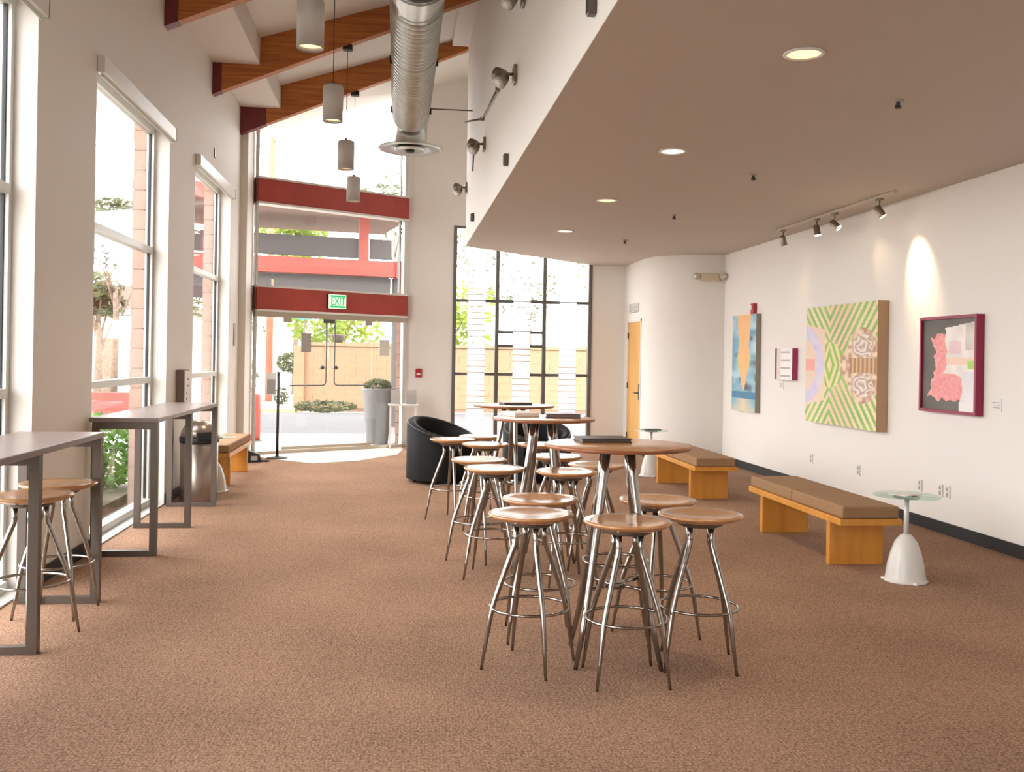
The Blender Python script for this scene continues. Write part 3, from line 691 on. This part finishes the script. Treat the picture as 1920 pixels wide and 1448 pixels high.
for x, lab in ((-.02, 'clear brochure holder on the left of the white stand'), (.24, 'clear brochure holder on the right of the white stand')):
    h = thing('brochure_holder', lab, 'holder', (x, 16.05, .7401), 0, 'brochure holders on the white stand')
    MB().box(-.09, .09, .02, .025, 0, .26).box(-.09, .09, -.05, -.045, 0, .15).box(-.09, -.085, -.045, .02, 0, .2).box(.085, .09, -.045, .02, 0, .2).build('acrylic', m_glass, h)
    MB().box(-.08, .08, -.03, .01, .0, .23).build('brochures', mat('grey_brochures', (.5, .48, .46), .6), h)

# ---- hanging slat screens in front of the far window
for k, x in enumerate((1.325, 2.10, 2.90)):
    t = thing('slat_screen', ['leftmost hanging column of frosted white slats at the far window', 'middle hanging column of frosted white slats at the far window', 'rightmost hanging column of frosted white slats at the far window'][k], 'screen', (x, 16.25, 0), 0, 'frosted slat columns at the far window')
    me = None; z = .42; i = 0
    while z < (3.45 if k == 0 else 3.3):
        if me is None: me = MB().box(-.145, .145, -.006, .006, -.043, .043).mesh('slat', m_frost)
        s_ = link('slat', me, t); s_.location = (0, 0, z); s_.rotation_euler.x = .12; z += .1015; i += 1
    rod = MB().tube([(-.15, 0, 0), (.15, 0, 0)], .005, 6).mesh('spacer_rod', m_greysign)
    for j in range(i - 1): o = link('spacer_rod', rod, t); o.location = (0, -.004, .42 + .05075 + j * .1015)
    MB().box(-.15, .15, -.02, .149, 3.785, 3.815).build('hanging_rail', m_white, t)
    for sx in (-.12, .12): MB().tube([(sx, .01, .36), (sx, .01, 3.79)], .002, 5).build('cord', m_greysign, t)

# ---- paintings: flat print as a fine colour grid on a real canvas block
m_art = attrmat('painted_canvas', .55)
def canvas(nm, lab, yc, zc, w_, h_, dep, fn, nx, nz, side, cat='painting', frame=None):
    t = thing(nm, lab, cat, (XR, yc, zc))
    # front face grid; u runs left to right as seen from the room (towards -y)
    vs = []; fs = []; cols = []
    for j in range(nz):
        for i in range(nx):
            u0, u1, v0, v1 = i / nx, (i + 1) / nx, j / nz, (j + 1) / nz; b0 = len(vs)
            for u, v in ((u0, v0), (u1, v0), (u1, v1), (u0, v1)): vs.append((-dep - .0015, w_ * (.5 - u), h_ * (v - .5)))
            fs.append((b0, b0 + 1, b0 + 2, b0 + 3)); cols.append(fn((u0 + u1) / 2, (v0 + v1) / 2))
    me = bpy.data.meshes.new('painted_face'); me.from_pydata(vs, [], fs)
    ca = me.color_attributes.new('Col', 'FLOAT_COLOR', 'CORNER')
    buf = []
    for c in cols: buf += [c[0], c[1], c[2], 1] * 4
    ca.data.foreach_set('color', buf); me.materials.append(m_art); link('painted_face', me, t)
    MB().box(-dep, -.004, -w_ / 2, w_ / 2, -h_ / 2, h_ / 2).build('canvas_block', side, t)
    if frame:
        fm, fw, fd = frame
        for nmz, b in (('frame_rail', (-w_ / 2 - fw, w_ / 2 + fw, h_ / 2, h_ / 2 + fw)), ('frame_rail', (-w_ / 2 - fw, w_ / 2 + fw, -h_ / 2 - fw, -h_ / 2)), ('frame_stile', (-w_ / 2 - fw, -w_ / 2, -h_ / 2, h_ / 2)), ('frame_stile', (w_ / 2, w_ / 2 + fw, -h_ / 2, h_ / 2))):
            MB().box(-fd, -.003, b[0], b[1], b[2], b[3]).build(nmz, fm, t)
    return t
def mixc(a, b, k): k = max(0, min(1, k)); return tuple(a[i] * (1 - k) + b[i] * k for i in range(3))
def hsh(i, j=0): x = math.sin(i * 127.1 + j * 311.7) * 43758.5453; return x - math.floor(x)
def vn(x, y):
    xi, yi = math.floor(x), math.floor(y); fx, fy = x - xi, y - yi; fx = fx * fx * (3 - 2 * fx); fy = fy * fy * (3 - 2 * fy)
    return (hsh(xi, yi) * (1 - fx) + hsh(xi + 1, yi) * fx) * (1 - fy) + (hsh(xi, yi + 1) * (1 - fx) + hsh(xi + 1, yi + 1) * fx) * fy
def art_tall(u, v):
    c = mixc((.10, .28, .42), (.50, .72, .80), vn(u * 3, v * 16))
    c = mixc(c, (.08, .10, .14), max(0, vn(u * 5 + 9, v * 12) - .62) * 3)
    if v < .13: c = mixc((.75, .62, .42), (.22, .45, .55), abs(u - .5) * 2.4 * (.4 + v * 6))
    elif v < .2: c = (.06, .22, .38)
    halfw = .25 * min(1, max(0, (v - .2) / .33)) ** .7 + .07 * max(0, v - .7) / .3 - .03 * math.exp(-((v - .72) / .06) ** 2)
    if v > .22 and abs(u - .5) < halfw * .9: c = mixc((.85, .50, .20), (.92, .52, .24), vn(u * 6, v * 9))
    elif v > .42 and v < .60 and abs(u - .5) < halfw * 1.08: c = (.60, .62, .20)
    return c
def art_big(u, v):
    vv = abs(v - .5); G1, G2, P1, P2 = (.23, .46, .10), (.42, .60, .18), (.86, .55, .44), (.84, .72, .48)
    s = (abs(u - .37) * 1.25 + (vv) * .86) if vv > .04 else abs(u - .37) * 1.25 + vv * .86
    s = abs(u - .37) * 1.15 - vv * .92
    k = math.floor(s * 21) % 2; g = mixc(G2, G1, vn(u * 9, v * 9)); p = mixc(P1, P2, .5 + .6 * math.sin(u * 9))
    c = g if k == 0 else p
    if math.hypot((u - .37) * 1.0, vv * 1.1) < .21:
        s2 = abs(u - .37) * 2.0 + vv * 1.05; k2 = math.floor(s2 * 13) % 2; c = (.30, .52, .08) if k2 == 1 else (.80, .70, .40)
    # brown rosettes on the right
    d1 = math.hypot((u - .82) * 1.15, (vv - .15) * 1.5); d2 = math.hypot((u - .84) * .8, vv * 1.6)
    if d1 < .22 or d2 < .27:
        n_ = vn(u * 26, vv * 34); c = mixc((.42, .22, .12), (.85, .68, .50), n_ * 1.3)
        if d1 < .15: c = mixc((.45, .26, .18), (.88, .84, .78), .5 + .4 * math.sin(d1 * 70 + n_ * 7 + 4 * vn(u * 13, vv * 15)))
        if vv < .06 and u > .66: c = mixc((.36, .18, .08), (.68, .45, .25), .5 + .5 * math.sin(u * 120))
    # lilac fans on the left edge
    e = u - .30 + .9 * (vv - .2) ** 2 * 2 + .0
    if u < .30 and vv < .36 - .2 * u:
        c = mixc((.78, .66, .48), (.85, .62, .52), vn(u * 14, v * 12))
        if abs(math.hypot(u + .05, vv - .02) - .27) < .055: c = mixc((.62, .55, .78), (.72, .68, .80), vn(u * 20, v * 20))
        if vv < .05 and u < .15: c = (.85, .38, .36)
    return c
def art_pink(u, v):
    c = mixc((.10, .095, .085), (.16, .15, .13), vn(u * 4, v * 4))
    j = .05 * (vn(u * 12, v * 12) - .5) + .05 * (vn(3, v * 22) - .5)
    ed = .10 + .14 * max(0, math.sin((v - .15) * PI * 1.3)) + j
    top = .80 + .10 * (vn(u * 14, 7) - .5) + .10 * max(0, u - .35)
    bot = .08 + .22 * max(0, .3 - u) + .15 * (vn(u * 13, 2) - .5)
    if u > ed and v < top and v > bot: c = mixc((.82, .27, .28), (.90, .42, .40), vn(u * 30, v * 40))
    if u > .44 + j and v > .40 - .3 * max(0, u - .6) and v < .86 + .10 * u: c = mixc((.78, .72, .66), (.92, .86, .82), vn(u * 10, v * 8))
    if u > .44 + j and .50 < v < .58: c = (.88, .66, .52)
    if .5 < u < .72 and .62 < v < .76: c = mixc(c, (.80, .45, .55), .5)
    if .84 < u and .46 < v < .54: c = (.42, .68, .15)
    if u > .76 + .1 * (vn(1, v * 9) - .5) and v <= .42: c = mixc((.66, .68, .72), (.85, .82, .84), vn(u * 7, v * 7))
    if u > .80 and v > .66 and v < .95: c = mixc((.5, .46, .42), (.8, .76, .7), vn(u * 6, v * 5))
    if u > .7 and v < .10: c = (.86, .84, .82)
    return c
def art_small(u, v):
    c = (.88, .85, .82)
    if u < .12: c = (.10, .09, .09)
    elif u < .34: c = (.78, .62, .60)
    if .34 < u < .88 and min(abs(v - q_) for q_ in (.12, .36, .62, .88)) < .03: c = (.45, .42, .44)
    return c
def art_purple(u, v): return mixc((.22, .08, .26), (.45, .33, .55), vn(u * 8, v * 20))
m_magenta = mat('magenta_frame', (.33, .02, .10), .35); m_crim = mat('crimson_frame', (.27, .008, .05), .35)
canvas('tall_canvas', 'tall narrow canvas with orange spike on blue, nearest the curved wall', 13.19, 1.52, .93, 1.37, .07, art_tall, 44, 84, mat('canvas_edge_grey', (.28, .24, .19), .7))
canvas('small_picture', 'small magenta-edged picture between the tall and large canvases', 11.76, 1.515, .55, .40, .075, art_small, 26, 20, m_magenta, 'picture')
canvas('large_canvas', 'large square canvas of green and pink chevron stripes', 10.12, 1.515, 1.72, 1.34, .12, art_big, 150, 120, mat('canvas_edge_tan', (.46, .29, .16), .7))
canvas('framed_painting', 'pink and white painting in a crimson frame on the right wall', 8.10, 1.54, .84, .82, .05, art_pink, 90, 90, m_crim, 'painting', (m_crim, .028, .075))
canvas('purple_canvas', 'sliver of a purple canvas at the right edge of the picture', 6.71, 1.12, .6, .47, .05, art_purple, 20, 30, mat('canvas_edge_purple', (.2, .1, .22), .7))
for y, z, lab in ((11.99, 1.243, 'small white label card below the small magenta picture'), (7.47, 1.21, 'small white label card beside the crimson framed painting')):
    t = thing('label_card', lab, 'label card', (XR, y, z), 0)
    MB().box(-.006, -.001, -.07, .07, -.055, .055).build('card', m_paper, t)
    MB().box(-.0075, -.006, -.05, .05, .015, .022).box(-.0075, -.006, -.05, .03, -.005, .002).box(-.0075, -.006, -.05, .04, -.027, -.02).build('print', m_greysign, t)

# ================================================================== OUTSIDE
m_conc = mat('pale_concrete', (.5, .485, .46), .8, noise=.06, scale=2)
m_road = mat('asphalt_road', (.095, .095, .099), .85, noise=.06, scale=1.5)
m_tan = mat('tan_block', (.34, .205, .12), .85, noise=.07, scale=5)
m_pinkb = mat('pink_block', (.36, .215, .165), .85, noise=.1, scale=6)
m_mort = mat('mortar', (.27, .17, .11), .9)
m_soil = mat('planting_soil', (.24, .23, .17), .95, noise=.3, scale=5)
m_lawn = mat('dry_lawn', (.36, .40, .20), .95, noise=.2, scale=3)
struct(MB().prism([(-60, -20), (60, -20), (60, 120), (-60, 120)], -.4, -.15).build('ground', mat('dry_ground', (.33, .31, .275), .95, noise=.1, scale=2)), 'pale ground stretching beyond the building')
struct(MB().prism([(-9, 14.9), (9, 14.9), (9, 19.2), (-9, 19.2)], -.2, -.02).build('pavement', m_conc), 'pale pavement outside the entrance')
struct(MB().prism([(-60, 19.2), (40, 19.2), (40, 26.8), (-60, 26.8)], -.2, -.06).build('road', m_road), 'light grey road beyond the entrance')
struct(MB().prism([(-10, -10), (-4.6, -10), (-4.6, 19.0), (-10, 19.0)], -.2, -.03).build('road', m_road), 'side street outside the left windows')
struct(MB().prism([(-4.6, -10), (-2.9, -10), (-2.9, 14.8), (-4.6, 14.8)], -.2, -.02).build('planting_bed', m_soil), 'earth bed below the left windows')
# block piers outside the left wall
bm_ = MB().box(-.0625, .0625, -.30, .30, -.094, .094).mesh('block', m_pinkb)
for k, (ya, yb) in enumerate(((13.5, 14.72), (9.97, 11.2), (6.42, 7.62))):
    t = thing('block_pier', ['pink block pier outside, between the entrance and far left window', 'pink block pier outside, between the two far left windows', 'pink block pier outside, between the middle and near left windows'][k], 'pier', (-2.59, (ya + yb) / 2, 0), 0, 'pink block piers outside the left wall')
    MB().box(-.052, .052, -(yb - ya) / 2 + .01, (yb - ya) / 2 - .01, -.2, 4.9).build('mortar_core', m_mort, t)
    sc = ((yb - ya) / 4 - .004) / .30
    for c in range(20):
        for s_ in (-1, 1):
            b = link('block', bm_, t); b.location = (0, s_ * (yb - ya) / 4, .08 + c * .198); b.scale = (1, sc, 1)
t = thing('block_pier', 'tan block pier outside the right door jamb', 'pier', (.10, 17.1, 0))
MB().box(-.1, .14, -.28, .28, -.1, 2.9).build('mortar_core', m_mort, t)
b2 = MB().box(-.12, .16, -.30, .30, -.094, .094).mesh('block', m_pinkb)
for c in range(14): b = link('block', b2, t); b.location = (0, 0, .08 + c * .198)
# tan boundary wall of blocks
t = thing('boundary_wall', 'long tan block boundary wall across the road', 'wall', (0, 28.2, 0))
MB().box(-2.7, 9.6, .02, .22, -.1, 1.8).build('mortar_core', m_mort, t)
b3 = MB().box(-.297, .297, 0, .24, -.0965, .0965).mesh('block', m_tan)
for c in range(9):
    for i in range(20):
        b = link('block', b3, t); b.location = (-2.4 + i * .6 + (.3 if c % 2 else 0), 0, .1 + c * .196)
    if c % 2: b = link('block', b3, t); b.location = (-2.552, 0, .1 + c * .196); b.scale = (.49, 1, 1)
MB().box(-2.75, 9.9, -.03, .27, 1.80, 1.90).build('coping', m_tan, t)
MB().box(-2.95, -2.66, -.12, .3, -.1, 1.80).build('end_pier', m_tan, t)
# planter, bollard, poles
m_planter = mat('grey_planter', (.15, .15, .147), .6, noise=.06, scale=4)
def leaves(n, rx, ry, rz, size, c=(0, 0, 0), flat=.5):
    b = MB()
    for i in range(n):
        while True:
            p = Vector((random.uniform(-1, 1), random.uniform(-1, 1), random.uniform(-1, 1)))
            if p.length < 1: break
        p = p.normalized() * p.length ** .4
        p = Vector((c[0] + p.x * rx, c[1] + p.y * ry, c[2] + p.z * rz))
        d1 = Vector((random.gauss(0, 1), random.gauss(0, 1), random.gauss(0, flat))).normalized(); d2 = d1.cross(Vector((random.gauss(0, 1), random.gauss(0, 1), random.gauss(0, 1)))).normalized()
        s_ = size * random.uniform(.6, 1.3)
        b.add([p - d1 * s_, p + d2 * s_ * .4, p + d1 * s_, p - d2 * s_ * .4], [(0, 1, 2, 3)])
    return b
m_lf1 = leafmat('yellow_green_leaves', (.14, .22, .03), (.32, .38, .06)); m_lf2 = leafmat('olive_leaves', (.07, .085, .045), (.17, .19, .09)); m_lf3 = leafmat('bright_shrub_leaves', (.06, .20, .03), (.22, .40, .09))
m_bark = mat('bark', (.22, .16, .12), .9, noise=.3, scale=10)
t = thing('planter', 'tall grey tapered planter outside the glass doors', 'planter', (-.33, 17.15, -.02))
MB().lathe([(.18, 0), (.19, .02), (.275, .95), (.285, .97), (.265, .98), (.25, .93), (0, .92)], 32).build('pot', m_planter, t)
leaves(260, .24, .24, .12, .06, (0, 0, 1.02)).build('foliage', m_lf2, t)
t = thing('bollard', 'short red bollard outside left of the doors', 'bollard', (-2.5, 17.5, -.02))
MB().lathe([(.10, 0), (.10, .8), (.085, .835), (.04, .85), (0, .852)], 24).build('post', mat('bollard_red', (.40, .075, .055), .5), t)
MB().lathe([(.13, 0), (.13, .02), (.10, .025)], 24).build('base_flange', m_steel, t)
t = thing('utility_pole', 'reddish wooden utility pole across the road', 'pole', (-3.95, 30.5, -.15))
MB().tube([(0, 0, 0), (0, 0, 8.4)], [.12, .075], 14).build('shaft', mat('red_pole_wood', (.36, .13, .07), .8, noise=.15, scale=5), t)
for k, (z0, z1) in enumerate(((7.95, 7.6), (7.95, 8.1))):
    o = MB().tube([(-3.95 + (40.1 * k - .05) - 40 * s_ / 8 * 1, 30.3, (z0 if k == 0 else z1) - .5 * math.sin(PI * s_ / 8)) for s_ in range(9)], .012, 5).build('overhead_wire', m_black)
    tag(o, ['thin overhead wire running left from the utility pole', 'thin overhead wire running right from the utility pole'][k], 'wire')
t = thing('street_sign', 'small teal street sign on a pole beyond the road', 'street sign', (-3.02, 31.8, .06))
MB().tube([(0, 0, 0), (0, 0, 2.95)], .03, 8).build('pole', m_steel, t)
MB().box(-.25, .25, -.03, -.01, 2.62, 2.88).build('sign_plate', mat('teal_sign', (.03, .22, .24), .5), t)
t = thing('wall_pot', 'dark grey bowl planter on top of the tan boundary wall', 'pot', (-1.72, 28.32, 1.90))
MB().lathe([(.10, 0), (.17, .06), (.22, .2), (.225, .23), (.2, .235), (.18, .2), (0, .19)], 20).build('bowl', m_steel, t)
leaves(120, .2, .2, .1, .06, (0, 0, .27)).build('foliage', m_lf1, t)
# balcony structure across the forecourt
m_redx = mat('balcony_red', (.36, .075, .058), .6); m_gp = mat('balcony_grey_panel', (.085, .08, .08), .7)
t = thing('red_balcony', 'red steel balcony structure with dark grey panels outside', 'balcony', (-3.2, 21.0, 0), math.radians(12))
MB().box(-1.9, 3.32, -.15, .15, 3.29, 3.63).build('floor_beam', m_redx, t)
MB().box(3.18, 3.34, -.2, .2, 3.27, 3.65).build('beam_end', m_redx, t)
for a, b in ((-1.85, -.55), (-.5, 2.35), (2.6, 3.1)): MB().box(a, b, -.03, .03, 3.68, 4.12).build('grey_panel', m_gp, t)
for a, b in ((-1.85, .5), (.55, 3.1)): MB().box(a, b, .05, .12, 2.70, 3.27).build('grey_panel', m_gp, t)
for x in (-1.75, 2.47): MB().box(x - .1, x + .1, -.1, .1, 3.63, 4.62).build('post', m_redx, t)
for x in (-1.75, 3.3): MB().box(x - .1, x + .1, .15, .35, -.1, 3.29).build('post', m_gp, t)
MB().extr([(-2.1, -1.6, 4.62), (3.5, -1.6, 4.62), (3.5, 3.0, 4.62), (-2.1, 3.0, 4.62)], (0, 0, .12)).build('roof', mat('balcony_soffit', (.34, .22, .185), .8), t)
MB().box(-2.1, 3.5, -1.68, -1.6, 4.55, 4.85).build('roof_edge', m_redx, t)
MB().box(-1.9, 3.2, .12, 2.4, 3.33, 3.43).build('deck', m_gp, t)
# trees and bushes
def tree(nm, lab, x, y, h, cr, m, n=1100, size=.16, trunk=.12, group='trees beyond the road'):
    t = thing(nm, lab, 'tree', (x, y, -.15), 0, group)
    b = MB().tube([(0, 0, 0), (.05, 0, h * .4), (-.05, .05, h * .72)], [trunk, trunk * .8, trunk * .35], 9)
    for k in range(5):
        a = k * 1.3; b.tube([(0, 0, h * (.35 + .06 * k)), (cr * .6 * math.cos(a), cr * .6 * math.sin(a), h * (.62 + .05 * k))], [trunk * .4, trunk * .12], 6)
    b.build('trunk', m_bark, t)
    f = MB()
    for k in range(7):
        a = k * 2.4; q_ = cr * .5 * (k > 0)
        L_ = leaves(n // 7, cr * .62, cr * .62, cr * .5, size, (q_ * math.cos(a), q_ * math.sin(a), h * .78 + (k % 3 - 1) * cr * .32)); f.add(L_.v, L_.f)
    f.build('foliage', m, t); return t
tree('broad_tree', 'bright yellow-green tree above the tan boundary wall', -1.9, 33.0, 3.6, 1.7, m_lf1)
tree('broad_tree', 'yellow-green tree above the tan wall, right of the doors\' centre', 1.9, 34.0, 3.9, 1.6, m_lf1)
tree('broad_tree', 'yellow-green tree rising behind the red balcony', -3.8, 36.5, 8.1, 1.35, m_lf1, 1500)
tree('broad_tree', 'brownish tree at the far left seen through the doors', -5.6, 34.0, 4.6, 1.5, m_lf2, 700)
tree('slim_tree', 'thin-leaved pale tree outside the right side of the entrance glass', -.1, 26.0, 7.4, 1.0, m_lf2, 420, .1, .06)
tree('slim_tree', 'sparse young tree behind the tan wall, seen through the far window', 4.2, 30.5, 5.0, 1.3, m_lf2, 420, .09, .05)
tree('slim_tree', 'sparse tree behind the tan wall at the right of the far window', 7.4, 31.5, 6.2, 1.5, m_lf2, 700, .09, .06)
tree('slim_tree', 'high sparse tree at the top left of the far window', 3.0, 39.0, 8.4, 1.7, m_lf2, 420, .11, .06)
tree('street_tree', 'dark-leaved street tree seen through the middle left window', -7.6, 27.0, 6.2, 1.1, m_lf2, 2400, .12, .10)
tree('street_tree', 'olive street tree standing left of the white house', -9.2, 31.0, 4.4, .8, m_lf2, 900, .15, .14)
def bush(lab, x, y, z, rx, ry, rz, m, n, size, nm='bush'):
    t = thing(nm, lab, 'bush', (x, y, z)); leaves(n, rx, ry, rz, size, (0, 0, rz)).build('foliage', m, t)
    b = MB()
    for k in range(5): b.tube([(0, 0, -.1), (rx * .5 * math.cos(k * 1.26), ry * .5 * math.sin(k * 1.26), rz * 1.2)], [.02, .008], 5)
    b.build('stems', m_bark, t)
bush('bright green shrub outside the bottom of the middle left window', -3.25, 9.75, -.02, .40, .75, .45, m_lf3, 1500, .07)
bush('second green shrub outside the middle left window', -3.3, 11.2, -.02, .45, .6, .42, m_lf3, 900, .07)
bush('low green bush at the foot of the tan wall', -2.0, 27.4, -.06, .9, .3, .16, m_lf2, 500, .08)
bush('low green bush at the tan wall behind the planter', .2, 27.5, -.06, .8, .3, .18, m_lf3, 500, .08)
bush('rounded bush on the slope left of the tan wall', -3.5, 33.5, .9, .6, .6, .35, m_lf2, 700, .09)
bush('square clipped bush low beside the tan wall end', -3.4, 29.0, .06, .22, .2, .25, m_lf2, 350, .05)
bush('pale green bush beside the utility pole', -4.9, 31.0, .1, .55, .5, .75, m_lf2, 700, .08)
struct(MB().prism([(-14, 27.0), (-2.8, 27.0), (-2.8, 27.9), (-14, 29.2)], -.2, .02).build('verge', m_lawn), 'green verge along the far kerb')
struct(MB().prism([(-30, 28.6), (-2.95, 28.6), (-2.95, 60), (-30, 60)], -.2, .06).build('forecourt', m_conc), 'bright pale forecourt beyond the road')
# white house seen through the left window
t = thing('white_house', 'white house with dark hipped roof across the street', 'house', (-10.4, 36.0, 0))
MB().box(-2.6, 2.6, 0, 5, -.2, 3.05).build('walls', mat('house_white', (.5, .49, .46), .8), t)
MB().add([(-3.0, -.5, 3.0), (3.0, -.5, 3.0), (3.0, 5.5, 3.0), (-3.0, 5.5, 3.0), (-1, 2.2, 4.2), (1, 2.2, 4.2)], [(0, 1, 5, 4), (1, 2, 5), (2, 3, 4, 5), (3, 0, 4), (3, 2, 1, 0)]).build('roof', mat('dark_shingle', (.13, .09, .07), .9), t)
MB().box(-3.0, 3.0, -.55, -.48, 2.86, 3.02).build('gutter', m_greysign, t)
for x in (-1.6, .9): f_ = MB().box(x, x + .9, -.04, 0, .9, 2.0).build('window_frame', m_white, t); MB().box(x + .06, x + .84, -.05, -.04, .96, 1.94).build('pane', m_black, f_)
MB().box(-.35, .35, -.05, 0, -.1, 2.0).build('front_door', m_bark, t)
o = MB().box(-1.3, 1.3, -.12, .12, -.1, .62).build('low_red_wall', m_redx); o.location = (-6.3, 22.3, 0); tag(o, 'low red wall outside the middle left window', 'wall')
bpy.context.view_layer.update()
